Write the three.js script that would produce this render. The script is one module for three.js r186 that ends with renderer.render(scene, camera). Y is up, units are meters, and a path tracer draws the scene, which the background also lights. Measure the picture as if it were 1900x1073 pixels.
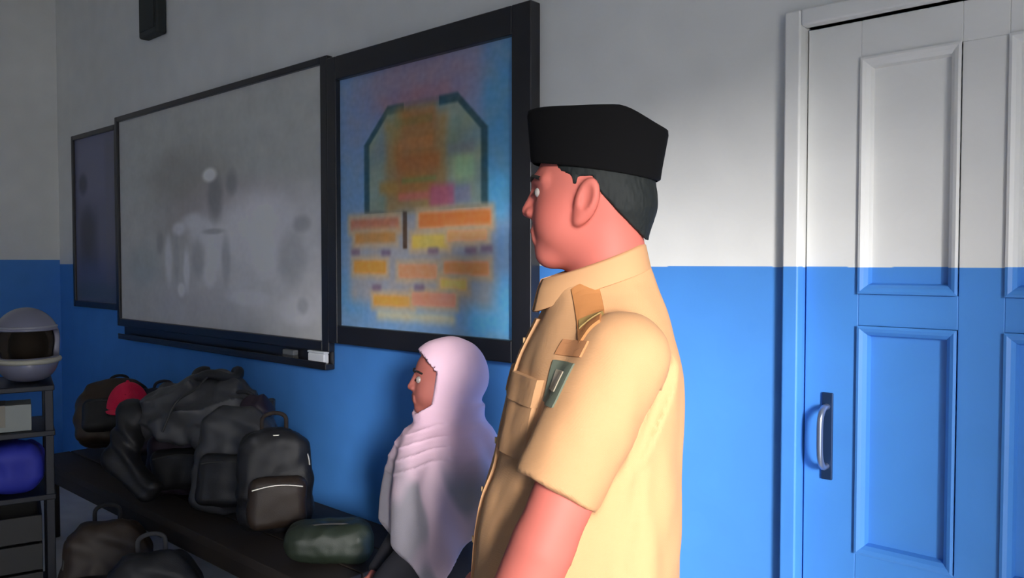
import * as THREE from 'three';
import { RoundedBoxGeometry } from 'three/addons/geometries/RoundedBoxGeometry.js';
import { mergeGeometries } from 'three/addons/utils/BufferGeometryUtils.js';
import { ImprovedNoise } from 'three/addons/math/ImprovedNoise.js';

// ---------------------------------------------------------------- camera, sky, sun, exposure
const scene = new THREE.Scene();
const camera = new THREE.PerspectiveCamera(39.35, 1900 / 1073, 0.05, 60);
camera.position.set(0, 1.45, 2.018);
{
  const pitch = -1.85 * Math.PI / 180;
  const f = new THREE.Vector3(-0.67267, 0, -0.73994).multiplyScalar(Math.cos(pitch));
  f.y = Math.sin(pitch);
  camera.lookAt(camera.position.clone().add(f));
}
scene.background = new THREE.Color().setRGB(1.0, 0.985, 0.95);
scene.backgroundIntensity = 3.5;
const sun = new THREE.DirectionalLight(new THREE.Color().setRGB(1.0, 0.965, 0.94), 4.8);
{ // low hazy sun, shining in through the double doorway of the right-hand wall
  const az = 37 * Math.PI / 180, el = 12 * Math.PI / 180, t = new THREE.Vector3(-1.1, 0.9, 0.0);
  sun.target.position.copy(t);
  sun.position.set(t.x + 9 * Math.cos(az) * Math.cos(el), t.y + 9 * Math.sin(el), t.z + 9 * Math.sin(az) * Math.cos(el));
  sun.castShadow = true; sun.shadow.radius = 25; sun.shadow.mapSize.set(2048, 2048);
  Object.assign(sun.shadow.camera, { left: -7, right: 7, top: 5, bottom: -5, near: 0.5, far: 20 });
}
scene.add(sun, sun.target);
const renderer = new THREE.WebGLRenderer({ antialias: true });
renderer.toneMapping = THREE.LinearToneMapping;
renderer.toneMappingExposure = 1.9;
renderer.shadowMap.enabled = true;

// ---------------------------------------------------------------- helpers
const noise = new ImprovedNoise();
const N = (x, y, z) => noise.noise(x + 31.7, y + 17.3, z + 5.1);
let seed = 7;
const rnd = () => { seed = (seed * 1664525 + 1013904223) >>> 0; return seed / 4294967296; };
const lin = (r, g, b) => new THREE.Color().setRGB(r, g, b);
const srgb = (r, g, b) => new THREE.Color().setRGB(r / 255, g / 255, b / 255, THREE.SRGBColorSpace);
const clamp = (x, a, b) => Math.min(b, Math.max(a, x));
const lerp = (a, b, t) => a + (b - a) * t;
const sstep = (a, b, x) => { const t = clamp((x - a) / (b - a), 0, 1); return t * t * (3 - 2 * t); };
const used = new Map();
function numbered(name) {
  const n = used.get(name) || 0; used.set(name, n + 1);
  return n ? name + '_' + String(n).padStart(3, '0') : name;
}
const matCache = {};
function M(color, rough = 0.8, extra = {}) { return new THREE.MeshPhysicalMaterial({ color, roughness: rough, ...extra }); }
function mesh(name, geo, mat, parent = scene) {
  const m = new THREE.Mesh(geo, mat); m.name = numbered(name); m.castShadow = m.receiveShadow = true; parent.add(m); return m;
}
function struct(name, geo, mat, parent = scene) {
  const m = mesh(name, geo, mat, parent); if (parent === scene) m.userData.kind = 'structure'; return m;
}
function thing(name, label, category, pos = [0, 0, 0], turn = 0, group) {
  const o = new THREE.Group(); o.name = numbered(name); scene.add(o);
  o.position.set(...pos); o.rotation.y = turn; o.userData = { label, category };
  if (group) o.userData.group = group;
  return o;
}
// boxes by their bounds, bevelled
function box(x0, x1, y0, y1, z0, z1, r = 0.003) {
  const w = x1 - x0, h = y1 - y0, d = z1 - z0;
  const g = r > 0 ? new RoundedBoxGeometry(w, h, d, 2, Math.min(r, w / 2.1, h / 2.1, d / 2.1)) : new THREE.BoxGeometry(w, h, d);
  g.translate((x0 + x1) / 2, (y0 + y1) / 2, (z0 + z1) / 2); return g;
}
const idx = (g) => { if (!g.index) g.setIndex([...Array(g.attributes.position.count).keys()]); return g; };
const merge = (list) => mergeGeometries(list.map((g) => { const h = idx(g); for (const k of Object.keys(h.attributes)) if (!['position', 'normal', 'uv'].includes(k)) h.deleteAttribute(k); return h; }));
function tube(pts, r, seg = 24, rad = 8, closed = false) {
  return new THREE.TubeGeometry(new THREE.CatmullRomCurve3(pts.map((p) => new THREE.Vector3(...p)), closed), seg, r, rad, closed);
}
function mirrorX(g) {
  const m = g.clone(), p = m.attributes.position, n = m.attributes.normal, ix = m.index.array;
  for (let i = 0; i < p.count; i++) { p.setX(i, -p.getX(i)); n.setX(i, -n.getX(i)); }
  for (let i = 0; i < ix.length; i += 3) { const t = ix[i]; ix[i] = ix[i + 1]; ix[i + 1] = t; }
  return m;
}
// signed distances
const len = Math.hypot;
function cap(x, y, z, a, b, ra, rb) {
  const bx = b[0] - a[0], by = b[1] - a[1], bz = b[2] - a[2], px = x - a[0], py = y - a[1], pz = z - a[2];
  const t = clamp((px * bx + py * by + pz * bz) / (bx * bx + by * by + bz * bz), 0, 1);
  return len(px - bx * t, py - by * t, pz - bz * t) - lerp(ra, rb, t);
}
function ell(x, y, z, c, r) {
  const a = (x - c[0]) / r[0], b = (y - c[1]) / r[1], d = (z - c[2]) / r[2], k0 = len(a, b, d), k1 = len(a / r[0], b / r[1], d / r[2]);
  return k1 < 1e-9 ? -Math.min(...r) : k0 * (k0 - 1) / k1;
}
function rbox(x, y, z, c, h, r) {
  const a = Math.abs(x - c[0]) - h[0] + r, b = Math.abs(y - c[1]) - h[1] + r, d = Math.abs(z - c[2]) - h[2] + r;
  return len(Math.max(a, 0), Math.max(b, 0), Math.max(d, 0)) + Math.min(Math.max(a, b, d), 0) - r;
}
const smin = (a, b, k) => { const h = Math.max(k - Math.abs(a - b), 0) / k; return Math.min(a, b) - h * h * k * 0.25; };
const smax = (a, b, k) => -smin(-a, -b, k);
// stacked superellipse sections: rows [y, half width, back z, front z]
function profile(rows, pow = 2.3) {
  return (x, y, z) => {
    const yy = clamp(y, rows[0][0], rows[rows.length - 1][0]);
    let i = 0; while (i < rows.length - 2 && yy > rows[i + 1][0]) i++;
    const A = rows[i], B = rows[i + 1], t0 = (yy - A[0]) / (B[0] - A[0]), t = t0;
    const a = lerp(A[1], B[1], t), zb = lerp(A[2], B[2], t), zf = lerp(A[3], B[3], t), zc = (zb + zf) / 2, b = (zf - zb) / 2;
    const q = Math.pow(Math.pow(Math.abs(x) / a, pow) + Math.pow(Math.abs(z - zc) / b, pow), 1 / pow);
    const d = (q - 1) * Math.min(a, b), dy = Math.abs(y - yy);
    return dy > 0 ? len(Math.max(d, 0), dy) + Math.min(d, 0) * (dy > 0 ? 0 : 1) : d;
  };
}
function smoothRows(rows, n = 40) { // Catmull-Rom through the rows
  const c = (k) => new THREE.CatmullRomCurve3(rows.map((r) => new THREE.Vector3(r[0], r[k], 0)), false, 'centripetal');
  const cs = [c(1), c(2), c(3)], out = [];
  for (let i = 0; i <= n; i++) { const ps = cs.map((k) => k.getPoint(i / n)); out.push([lerp(ps[0].x, ps[0].x, 0), ps[0].y, ps[1].y, ps[2].y, ps[1].x, ps[2].x]); }
  const at = (k, yk, y) => { let i = 0; while (i < n - 1 && y > out[i + 1][yk]) i++; const t = clamp((y - out[i][yk]) / Math.max(1e-6, out[i + 1][yk] - out[i][yk]), 0, 1); return lerp(out[i][k], out[i + 1][k], t); };
  const y0 = rows[0][0], y1 = rows[rows.length - 1][0], res = [];
  for (let i = 0; i <= n; i++) { const y = lerp(y0, y1, i / n); res.push([y, at(1, 0, y), at(2, 4, y), at(3, 5, y)]); }
  return res;
}
// naive surface nets: a closed smooth mesh of f = 0 (inside negative)
function net(f, lo, hi, cell, tint) {
  const n = [0, 1, 2].map((k) => Math.ceil((hi[k] - lo[k]) / cell) + 1), [nx, ny, nz] = n;
  const v = new Float32Array(nx * ny * nz), at = (i, j, k) => (k * ny + j) * nx + i;
  for (let k = 0; k < nz; k++) for (let j = 0; j < ny; j++) for (let i = 0; i < nx; i++) v[at(i, j, k)] = f(lo[0] + i * cell, lo[1] + j * cell, lo[2] + k * cell);
  const id = new Int32Array(nx * ny * nz).fill(-1), pos = [], nor = [], uv = [], col = [], ix = [], e = cell * 0.35;
  for (let k = 0; k < nz - 1; k++) for (let j = 0; j < ny - 1; j++) for (let i = 0; i < nx - 1; i++) {
    let s = 0, cx = 0, cy = 0, cz = 0, c = 0;
    for (let q = 0; q < 8; q++) if (v[at(i + (q & 1), j + (q >> 1 & 1), k + (q >> 2))] < 0) s++;
    if (s === 0 || s === 8) continue;
    for (let q = 0; q < 8; q++) for (let ax = 0; ax < 3; ax++) {
      if (q >> ax & 1) continue;
      const w = q | 1 << ax, a = v[at(i + (q & 1), j + (q >> 1 & 1), k + (q >> 2))], b = v[at(i + (w & 1), j + (w >> 1 & 1), k + (w >> 2))];
      if ((a < 0) === (b < 0)) continue;
      const t = a / (a - b);
      cx += (q & 1) + (ax === 0 ? t : 0); cy += (q >> 1 & 1) + (ax === 1 ? t : 0); cz += (q >> 2) + (ax === 2 ? t : 0); c++;
    }
    const x = lo[0] + (i + cx / c) * cell, y = lo[1] + (j + cy / c) * cell, z = lo[2] + (k + cz / c) * cell;
    let gx = f(x + e, y, z) - f(x - e, y, z), gy = f(x, y + e, z) - f(x, y - e, z), gz = f(x, y, z + e) - f(x, y, z - e);
    const g = len(gx, gy, gz) || 1; gx /= g; gy /= g; gz /= g;
    id[at(i, j, k)] = pos.length / 3;
    pos.push(x, y, z); nor.push(gx, gy, gz); uv.push(x + z, y);
    if (tint) { const t = tint(x, y, z); col.push(t[0], t[1], t[2]); }
  }
  const quad = (a, b, c, d, flip) => { if (a < 0 || b < 0 || c < 0 || d < 0) return; flip ? ix.push(a, c, b, a, d, c) : ix.push(a, b, c, a, c, d); };
  for (let k = 1; k < nz - 1; k++) for (let j = 1; j < ny - 1; j++) for (let i = 1; i < nx - 1; i++) {
    const a = v[at(i, j, k)] < 0;
    if (a !== v[at(i + 1, j, k)] < 0) quad(id[at(i, j - 1, k - 1)], id[at(i, j, k - 1)], id[at(i, j, k)], id[at(i, j - 1, k)], !a);
    if (a !== v[at(i, j + 1, k)] < 0) quad(id[at(i - 1, j, k - 1)], id[at(i - 1, j, k)], id[at(i, j, k)], id[at(i, j, k - 1)], !a);
    if (a !== v[at(i, j, k + 1)] < 0) quad(id[at(i - 1, j - 1, k)], id[at(i, j - 1, k)], id[at(i, j, k)], id[at(i - 1, j, k)], !a);
  }
  const geo = new THREE.BufferGeometry();
  geo.setAttribute('position', new THREE.Float32BufferAttribute(pos, 3));
  geo.setAttribute('normal', new THREE.Float32BufferAttribute(nor, 3));
  geo.setAttribute('uv', new THREE.Float32BufferAttribute(uv, 2));
  if (tint) geo.setAttribute('color', new THREE.Float32BufferAttribute(col, 3));
  geo.setIndex(ix);
  return geo;
}
// a thin piece of cloth laid on the surface f: marched from a flat grid along dir
function patch(f, o, u, v, dir, w, h, th, shape = () => true, nu = 14, nv = 14) {
  const O = new THREE.Vector3(...o), Uv = new THREE.Vector3(...u).normalize(), V = new THREE.Vector3(...v).normalize(), Dv = new THREE.Vector3(...dir).normalize();
  const top = [], bot = [];
  for (let j = 0; j <= nv; j++) for (let i = 0; i <= nu; i++) {
    const p = O.clone().addScaledVector(Uv, (i / nu - 0.5) * w).addScaledVector(V, (j / nv - 0.5) * h).addScaledVector(Dv, -0.15);
    for (let s = 0; s < 60; s++) { const d = f(p.x, p.y, p.z); if (d < 0.0004) break; p.addScaledVector(Dv, Math.min(d, 0.02) * 0.8); }
    top.push(p.clone().addScaledVector(Dv, -th)); bot.push(p.clone().addScaledVector(Dv, 0.004));
  }
  const P = [], ix = [], W = nu + 1, T = (i, j) => j * W + i, off = top.length;
  for (const p of [...top, ...bot]) P.push(p.x, p.y, p.z);
  const flip = Uv.clone().cross(V).dot(Dv) > 0;
  const q = (a, b, c, d) => flip ? ix.push(a, c, b, a, d, c) : ix.push(a, b, c, a, c, d);
  for (let j = 0; j < nv; j++) for (let i = 0; i < nu; i++) { q(T(i, j), T(i + 1, j), T(i + 1, j + 1), T(i, j + 1)); q(off + T(i, j), off + T(i, j + 1), off + T(i + 1, j + 1), off + T(i + 1, j)); }
  for (let i = 0; i < nu; i++) { q(T(i, 0), off + T(i, 0), off + T(i + 1, 0), T(i + 1, 0)); q(T(i, nv), T(i + 1, nv), off + T(i + 1, nv), off + T(i, nv)); }
  for (let j = 0; j < nv; j++) { q(T(0, j), T(0, j + 1), off + T(0, j + 1), off + T(0, j)); q(T(nu, j), off + T(nu, j), off + T(nu, j + 1), T(nu, j + 1)); }
  const g = new THREE.BufferGeometry();
  g.setAttribute('position', new THREE.Float32BufferAttribute(P, 3)); g.setIndex(ix);
  const uvs = []; for (let s = 0; s < 2; s++) for (let j = 0; j <= nv; j++) for (let i = 0; i <= nu; i++) uvs.push(i / nu, j / nv);
  g.setAttribute('uv', new THREE.Float32BufferAttribute(uvs, 2));
  const ng = g.toNonIndexed(); ng.computeVertexNormals(); return idx(ng);
}
// computed textures
function texture(w, h, fn, colour = true, repeat) {
  const d = new Uint8Array(w * h * 4);
  for (let y = 0; y < h; y++) for (let x = 0; x < w; x++) {
    const c = fn((x + 0.5) / w, (y + 0.5) / h), o = (y * w + x) * 4;
    d[o] = clamp(c[0], 0, 255); d[o + 1] = clamp(c[1], 0, 255); d[o + 2] = clamp(c[2], 0, 255); d[o + 3] = 255;
  }
  const t = new THREE.DataTexture(d, w, h); t.magFilter = t.minFilter = THREE.LinearFilter;
  t.wrapS = t.wrapT = repeat ? THREE.RepeatWrapping : THREE.ClampToEdgeWrapping;
  if (colour) t.colorSpace = THREE.SRGBColorSpace;
  t.needsUpdate = true; return t;
}
const clothBump = texture(256, 256, (u, v) => { const a = 128 + 50 * Math.sin(u * 256 * 0.78) * Math.sin(v * 256 * 0.78) + 40 * N(u * 40, v * 40, 2); return [a, a, a]; }, false, true);
clothBump.repeat.set(9, 9);

// ---------------------------------------------------------------- the painted walls: white over blue, the edge at eye height
const DADO = 1.44, TH = 3.5;
const wallTex = texture(512, 2048, (u, v) => {
  const y = v * TH, x = u * TH, e = DADO + 0.0025 * N(x * 6, 0, 1);
  const m = 1 + 0.03 * N(x * 1.7, y * 1.7, 3) + 0.02 * N(x * 9, y * 9, 4);
  return y > e ? [229 * m, 230 * m, 228 * m] : [72 * m, 140 * m, 220 * m];
});
wallTex.wrapS = THREE.RepeatWrapping;
const plaster = texture(512, 512, (u, v) => { const a = 128 + 60 * N(u * 14, v * 14, 8) + 50 * N(u * 60, v * 60, 9); return [a, a, a]; }, false, true);
const wallMat = M(0xffffff, 0.62, { map: wallTex, bumpMap: plaster, bumpScale: 0.0009 });
const gloss = M(0xffffff, 0.45, { map: wallTex, bumpMap: plaster, bumpScale: 0.0004 });
function painted(g, lift = 0) { // uv in wall metres
  const p = g.attributes.position, uv = new Float32Array(p.count * 2);
  for (let i = 0; i < p.count; i++) { uv[2 * i] = (p.getX(i) + p.getZ(i)) / TH; uv[2 * i + 1] = (p.getY(i) - lift) / TH; }
  g.setAttribute('uv', new THREE.BufferAttribute(uv, 2)); return g;
}
const X0 = -6.02, X1 = 1.8, Z1 = 3.95, H = 3.5, T = 0.15;
const dL = -0.836, dR = -0.036, dT = 2.04; // the door's opening in the picture wall
struct('wall_back', painted(merge([box(X0 - T, dL, 0, H, -T, 0, 0), box(dR, X1 + T, 0, H, -T, 0, 0), box(dL, dR, dT, H, -T, 0, 0)])), wallMat);
struct('wall_left', painted(box(X0 - T, X0, 0, H, 0, Z1, 0), 0.03), wallMat);
const wx0 = -4.6, wx1 = -4.0, wy0 = 1.3, wy1 = 1.9; // added window, unseen behind the camera, for fill light on the left side
struct('wall_front', painted(merge([box(X0 - T, wx0, 0, H, Z1, Z1 + T, 0), box(wx1, X1 + T, 0, H, Z1, Z1 + T, 0), box(wx0, wx1, 0, wy0, Z1, Z1 + T, 0), box(wx0, wx1, wy1, H, Z1, Z1 + T, 0)])), wallMat);
{
  const w = new THREE.Group(); w.name = 'fill_window_1'; w.userData.kind = 'structure'; w.position.set(wx0, wy0, Z1); scene.add(w);
  const fm = M(lin(0.7, 0.7, 0.68), 0.5), ww = wx1 - wx0, wh = wy1 - wy0;
  for (const [a, b, c, e] of [[0, 0.05, 0, wh], [ww - 0.05, ww, 0, wh], [0.05, ww - 0.05, 0, 0.05], [0.05, ww - 0.05, wh - 0.05, wh], [ww / 2 - 0.02, ww / 2 + 0.02, 0.05, wh - 0.05]]) mesh('fill_window_frame', box(a, b, c, e, 0.03, 0.10, 0.004), fm, w);
  for (const [a, b] of [[0.05, ww / 2 - 0.02], [ww / 2 + 0.02, ww - 0.05]]) mesh('fill_pane', new THREE.PlaneGeometry(b - a, wh - 0.1).translate((a + b) / 2, wh / 2, 0.065), M(0xffffff, 0.05, { transmission: 1, thickness: 0, ior: 1.5 }), w);
}
const oz0 = 1.93, oz1 = 3.3, oT = 2.34;
struct('wall_right', painted(merge([box(X1, X1 + T, 0, H, 0, oz0, 0), box(X1, X1 + T, 0, H, oz1, Z1, 0), box(X1, X1 + T, oT, H, oz0, oz1, 0)])), wallMat);
const floorTex = texture(256, 256, (u, v) => { const m = 1 + 0.08 * N(u * 5, v * 5, 1) + 0.06 * N(u * 25, v * 25, 2); return [214 * m, 210 * m, 202 * m]; }, true, true);
floorTex.repeat.set(3, 2);
struct('floor', box(X0 - T, X1 + T, -0.1, 0, -T, Z1 + T, 0), M(0xffffff, 0.45, { map: floorTex }));
struct('ceiling', box(X0 - T, X1 + T, H, H + 0.1, -T, Z1 + T, 0), M(lin(0.62, 0.63, 0.62), 0.9));
struct('pavement', box(X1 + T, 14, -0.12, -0.02, -6, 12, 0), M(lin(0.42, 0.40, 0.37), 0.9));

// the panelled door, painted over with the wall's two colours
{
  const d = new THREE.Group(); d.name = 'door_1'; d.userData.kind = 'structure'; d.position.set(dL, 0, 0); scene.add(d);
  const P = (name, ...b) => mesh(name, (() => { const g = box(...b); g.translate(-dL, 0, 0); return painted(g); })(), gloss, d);
  const cw = 0.042, cd = 0.03;
  P('casing', dL - cw, dL, 0, dT + cw, -0.05, cd, 0.006); P('casing', dR, dR + cw, 0, dT + cw, -0.05, cd, 0.006); P('casing', dL, dR, dT, dT + cw, -0.05, cd, 0.006);
  P('casing', dL, dL + 0.012, 0, dT, -0.07, -0.03, 0.003);
  const zf = -0.012, zb = -0.055, s = [dL + 0.004, -0.702, -0.482, -0.390, -0.170, dR - 0.004];
  P('stile', s[0], s[1], 0.008, dT - 0.004, zb, zf, 0.002); P('stile', s[4], s[5], 0.008, dT - 0.004, zb, zf, 0.002);
  P('mullion', s[2], s[3], 0.20, 1.945, zb, zf, 0.002);
  for (const [a, b] of [[0.008, 0.2], [0.62, 0.735], [1.297, 1.375], [1.945, dT - 0.004]]) {
    P('rail', s[1], s[2], a, b, zb, zf, 0.002); P('rail', s[3], s[4], a, b, zb, zf, 0.002);
    P('rail', s[2], s[3], a, b, zb, zf - 0.0005, 0.002);
  }
  for (const [x0, x1] of [[s[1], s[2]], [s[3], s[4]]]) for (const [y0, y1] of [[0.2, 0.62], [0.735, 1.297], [1.375, 1.945]]) {
    const pn = P('panel', x0, x1, y0, y1, zb + 0.008, zf - 0.018, 0.001);
    // planted moulding round the panel: a mitred ogee strip
    const prof = [[0, 0.008], [0.006, 0.010], [0.014, 0.006], [0.022, -0.002], [0.026, -0.018], [0, -0.018]];
    const rect = (k) => [[x0 + k, y0 + k], [x1 - k, y0 + k], [x1 - k, y1 - k], [x0 + k, y1 - k]];
    const pos = [];
    for (let c = 0; c < 4; c++) for (let q = 0; q < prof.length - 1; q++) {
      const [ka, za] = prof[q], [kb, zb2] = prof[q + 1], A = rect(ka), B = rect(kb), n = (c + 1) % 4;
      const a = [...A[c], zf + za], b = [...A[n], zf + za], e = [...B[n], zf + zb2], g = [...B[c], zf + zb2];
      pos.push(...a, ...b, ...e, ...a, ...e, ...g);
    }
    const mg = new THREE.BufferGeometry(); mg.setAttribute('position', new THREE.Float32BufferAttribute(pos, 3)); mg.computeVertexNormals(); mg.translate(-dL, 0, 0); idx(mg);
    mesh('moulding', painted(mg), gloss, pn);
  }
  // pull handle on the left stile
  const hm = M(lin(0.02, 0.05, 0.13), 0.35, { metalness: 0.5 }), hl = M(lin(0.30, 0.36, 0.50), 0.3, { metalness: 0.8 });
  const hx = -0.772 - dL;
  const h = mesh('handle', box(hx - 0.014, hx + 0.014, 0.905, 1.125, zf, zf + 0.007, 0.003), hm, d); h.userData.label = 'dark metal pull handle with a long back plate';
  mesh('grip', tube([[hx, 1.09, zf + 0.004], [hx, 1.088, zf + 0.03], [hx, 1.07, zf + 0.047], [hx, 1.02, zf + 0.052], [hx, 0.965, zf + 0.047], [hx, 0.942, zf + 0.03], [hx, 0.94, zf + 0.004]], 0.008, 40, 10), hl, h);
}

// ---------------------------------------------------------------- pictures on the wall
const blackWood = M(lin(0.012, 0.012, 0.016), 0.4, { clearcoat: 0.25, clearcoatRoughness: 0.3 });
function frameThing(name, label, category, x0, x1, y0, y1, bw, depth, print, mats = {}) {
  const g = thing(name, label, category, [(x0 + x1) / 2, y0, 0]);
  const hw = (x1 - x0) / 2, h = y1 - y0, [bl, br, bb, bt] = bw;
  const fm = mats.frame || blackWood;
  const fr = (n, ...b) => mesh(n, box(...b, 0.005), fm, g);
  fr('frame_stile', -hw, -hw + bl, 0, h, 0.002, depth); fr('frame_stile', hw - br, hw, 0, h, 0.002, depth);
  fr('frame_rail', -hw + bl, hw - br, 0, bb, 0.002, depth); fr('frame_rail', -hw + bl, hw - br, h - bt, h, 0.002, depth);
  const w2 = 2 * hw - bl - br, h2 = h - bb - bt;
  mesh('back_board', box(-hw + bl - 0.004, hw - br + 0.004, bb - 0.004, h - bt + 0.004, 0.003, depth * 0.5, 0), M(lin(0.1, 0.08, 0.06), 0.9), g);
  const pg = new THREE.PlaneGeometry(w2, h2); pg.translate((bl - br) / 2, bb + h2 / 2, depth * 0.5 + 0.001);
  mesh('print', pg, print, g);
  return g;
}
// painter for flat print: soft rectangles and ellipses over a base, in picture units (0..1, v up)
function painter(base, gain = 1, gamma = 1) {
  const ops = [];
  const P = {
    rect: (u0, v0, u1, v1, c, a = 1, s = 0.01) => (ops.push((u, v, o) => { const k = a * sstep(u0 - s, u0 + s, u) * (1 - sstep(u1 - s, u1 + s, u)) * sstep(v0 - s, v0 + s, v) * (1 - sstep(v1 - s, v1 + s, v)); for (let i = 0; i < 3; i++) o[i] += (c[i] - o[i]) * k; }), P),
    disc: (u0, v0, ru, rv, c, a = 1, s = 0.3) => (ops.push((u, v, o) => { const k = a * (1 - sstep(1 - s, 1 + s, len((u - u0) / ru, (v - v0) / rv))); for (let i = 0; i < 3; i++) o[i] += (c[i] - o[i]) * k; }), P),
    free: (fn) => (ops.push(fn), P),
    build: (w, h) => texture(w, h, (u, v) => { const o = base.slice(); for (const f of ops) f(u, v, o); return o.map((c) => 255 * Math.pow(clamp(c * gain / 255, 0, 1), gamma)); }),
  };
  return P;
}
{ // far dark picture beside the corner
  const p = painter([62, 64, 82], 1.7, 1.0).rect(0.05, 0.62, 0.75, 0.97, [74, 74, 92], 0.6, 0.06).rect(0.1, 0.2, 0.55, 0.55, [44, 46, 62], 0.8, 0.08).disc(0.3, 0.42, 0.16, 0.14, [30, 32, 48], 0.8, 0.5)
    .disc(0.2, 0.72, 0.1, 0.06, [26, 28, 40], 0.7, 0.5).rect(0, 0, 1, 0.12, [52, 60, 66], 0.7, 0.06).rect(0.75, 0.1, 0.98, 0.95, [66, 66, 76], 0.6, 0.05);
  frameThing('framed_picture', 'dark navy framed picture hung beside the room corner, left of the big grey board', 'picture', -5.70, -4.998, 1.165, 2.275, [0.03, 0.02, 0.04, 0.03], 0.03, M(0xffffff, 0.35, { map: p.build(128, 192) }));
}
{ // wide grey board with blurred pale figures
  const r = [];
  const g = painter([142, 141, 138], 1.42, 0.75);
  g.rect(0, 0.55, 1, 1, [134, 136, 132], 0.8, 0.15).disc(0.42, 0.6, 0.2, 0.2, [112, 110, 104], 0.8, 0.8).disc(0.36, 0.68, 0.14, 0.1, [104, 102, 98], 0.5, 0.6);
  g.disc(0.62, 0.5, 0.3, 0.12, [132, 122, 124], 0.6, 0.6).disc(0.83, 0.3, 0.42, 0.27, [172, 170, 172], 0.85, 0.35).disc(0.74, 0.43, 0.12, 0.12, [186, 184, 190], 0.7, 0.6);
  g.rect(0.2, 0.0, 0.62, 0.2, [146, 144, 147], 0.7, 0.1).disc(0.15, 0.27, 0.09, 0.1, [120, 128, 128], 0.6, 0.5);
  for (const [u, v, ru, rv, c] of [[0.36, 0.44, 0.035, 0.03, 182], [0.3, 0.3, 0.02, 0.11, 176], [0.4, 0.25, 0.016, 0.09, 186], [0.37, 0.16, 0.02, 0.03, 198], [0.44, 0.47, 0.06, 0.035, 176], [0.5, 0.42, 0.08, 0.05, 178],
    [0.54, 0.33, 0.035, 0.07, 190], [0.52, 0.23, 0.03, 0.05, 188], [0.6, 0.38, 0.05, 0.05, 172], [0.66, 0.42, 0.05, 0.06, 180], [0.78, 0.45, 0.05, 0.05, 192], [0.77, 0.32, 0.05, 0.09, 186], [0.7, 0.14, 0.08, 0.03, 184], [0.9, 0.1, 0.06, 0.05, 184]]) g.disc(u, v, ru, rv, [c, c - 1, c + 3], 0.75, 0.5);
  for (const [u, v, ru, rv, c] of [[0.25, 0.38, 0.02, 0.05, 104], [0.345, 0.3, 0.015, 0.1, 126], [0.46, 0.3, 0.03, 0.08, 122], [0.54, 0.42, 0.05, 0.012, 120], [0.6, 0.3, 0.02, 0.1, 132], [0.88, 0.3, 0.05, 0.1, 136], [0.92, 0.43, 0.03, 0.03, 122], [0.55, 0.57, 0.035, 0.1, 84], [0.63, 0.62, 0.025, 0.05, 88], [0.92, 0.12, 0.02, 0.03, 134]]) g.disc(u, v, ru, rv, [c, c, c + 2], 0.7, 0.5);
  g.disc(0.525, 0.665, 0.032, 0.028, [206, 206, 202], 0.95, 0.5);
  g.free((u, v, o) => { const k = 7 * N(u * 18, v * 12, 1) + 4 * N(u * 60, v * 40, 2); o[0] += k; o[1] += k; o[2] += k; });
  const b = frameThing('picture_board', 'wide grey picture board in a thin black frame with blurred pale shapes', 'picture board', -4.992, -2.842, 1.075, 2.312, [0.03, 0.05, 0.045, 0.03], 0.035, M(0xffffff, 0.5, { map: g.build(512, 320) }));
  mesh('ledge', box(-1.03, 1.073, -0.075, -0.052, 0.002, 0.05, 0.004), blackWood, b);
  mesh('ledge_back', box(-1.03, 1.073, -0.055, 0.002, 0.002, 0.012, 0.003), blackWood, b);
  mesh('ledge_lip', box(-1.03, 1.073, -0.055, -0.042, 0.044, 0.05, 0.002), blackWood, b);
  const t = thing('white_box', 'small white box at the right end of the board ledge', 'box', [-2.925, 1.0235, 0.030]);
  mesh('box_body', box(-0.06, 0.06, 0, 0.042, -0.014, 0.0125, 0.006), M(lin(0.85, 0.87, 0.9), 0.5), t); mesh('box_lid', box(-0.062, 0.062, 0.042, 0.052, -0.015, 0.014, 0.004), M(lin(0.8, 0.83, 0.88), 0.5), t);
  const e = thing('grey_eraser', 'small dull grey block on the board ledge, left of the white box', 'eraser', [-3.14, 1.0235, 0.030]);
  mesh('eraser_grip', box(-0.045, 0.045, 0.018, 0.042, -0.014, 0.0125, 0.006), M(lin(0.16, 0.17, 0.18), 0.7), e); mesh('eraser_felt', box(-0.045, 0.045, 0, 0.019, -0.014, 0.0125, 0.003), M(lin(0.06, 0.06, 0.06), 0.95), e);
}
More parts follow.
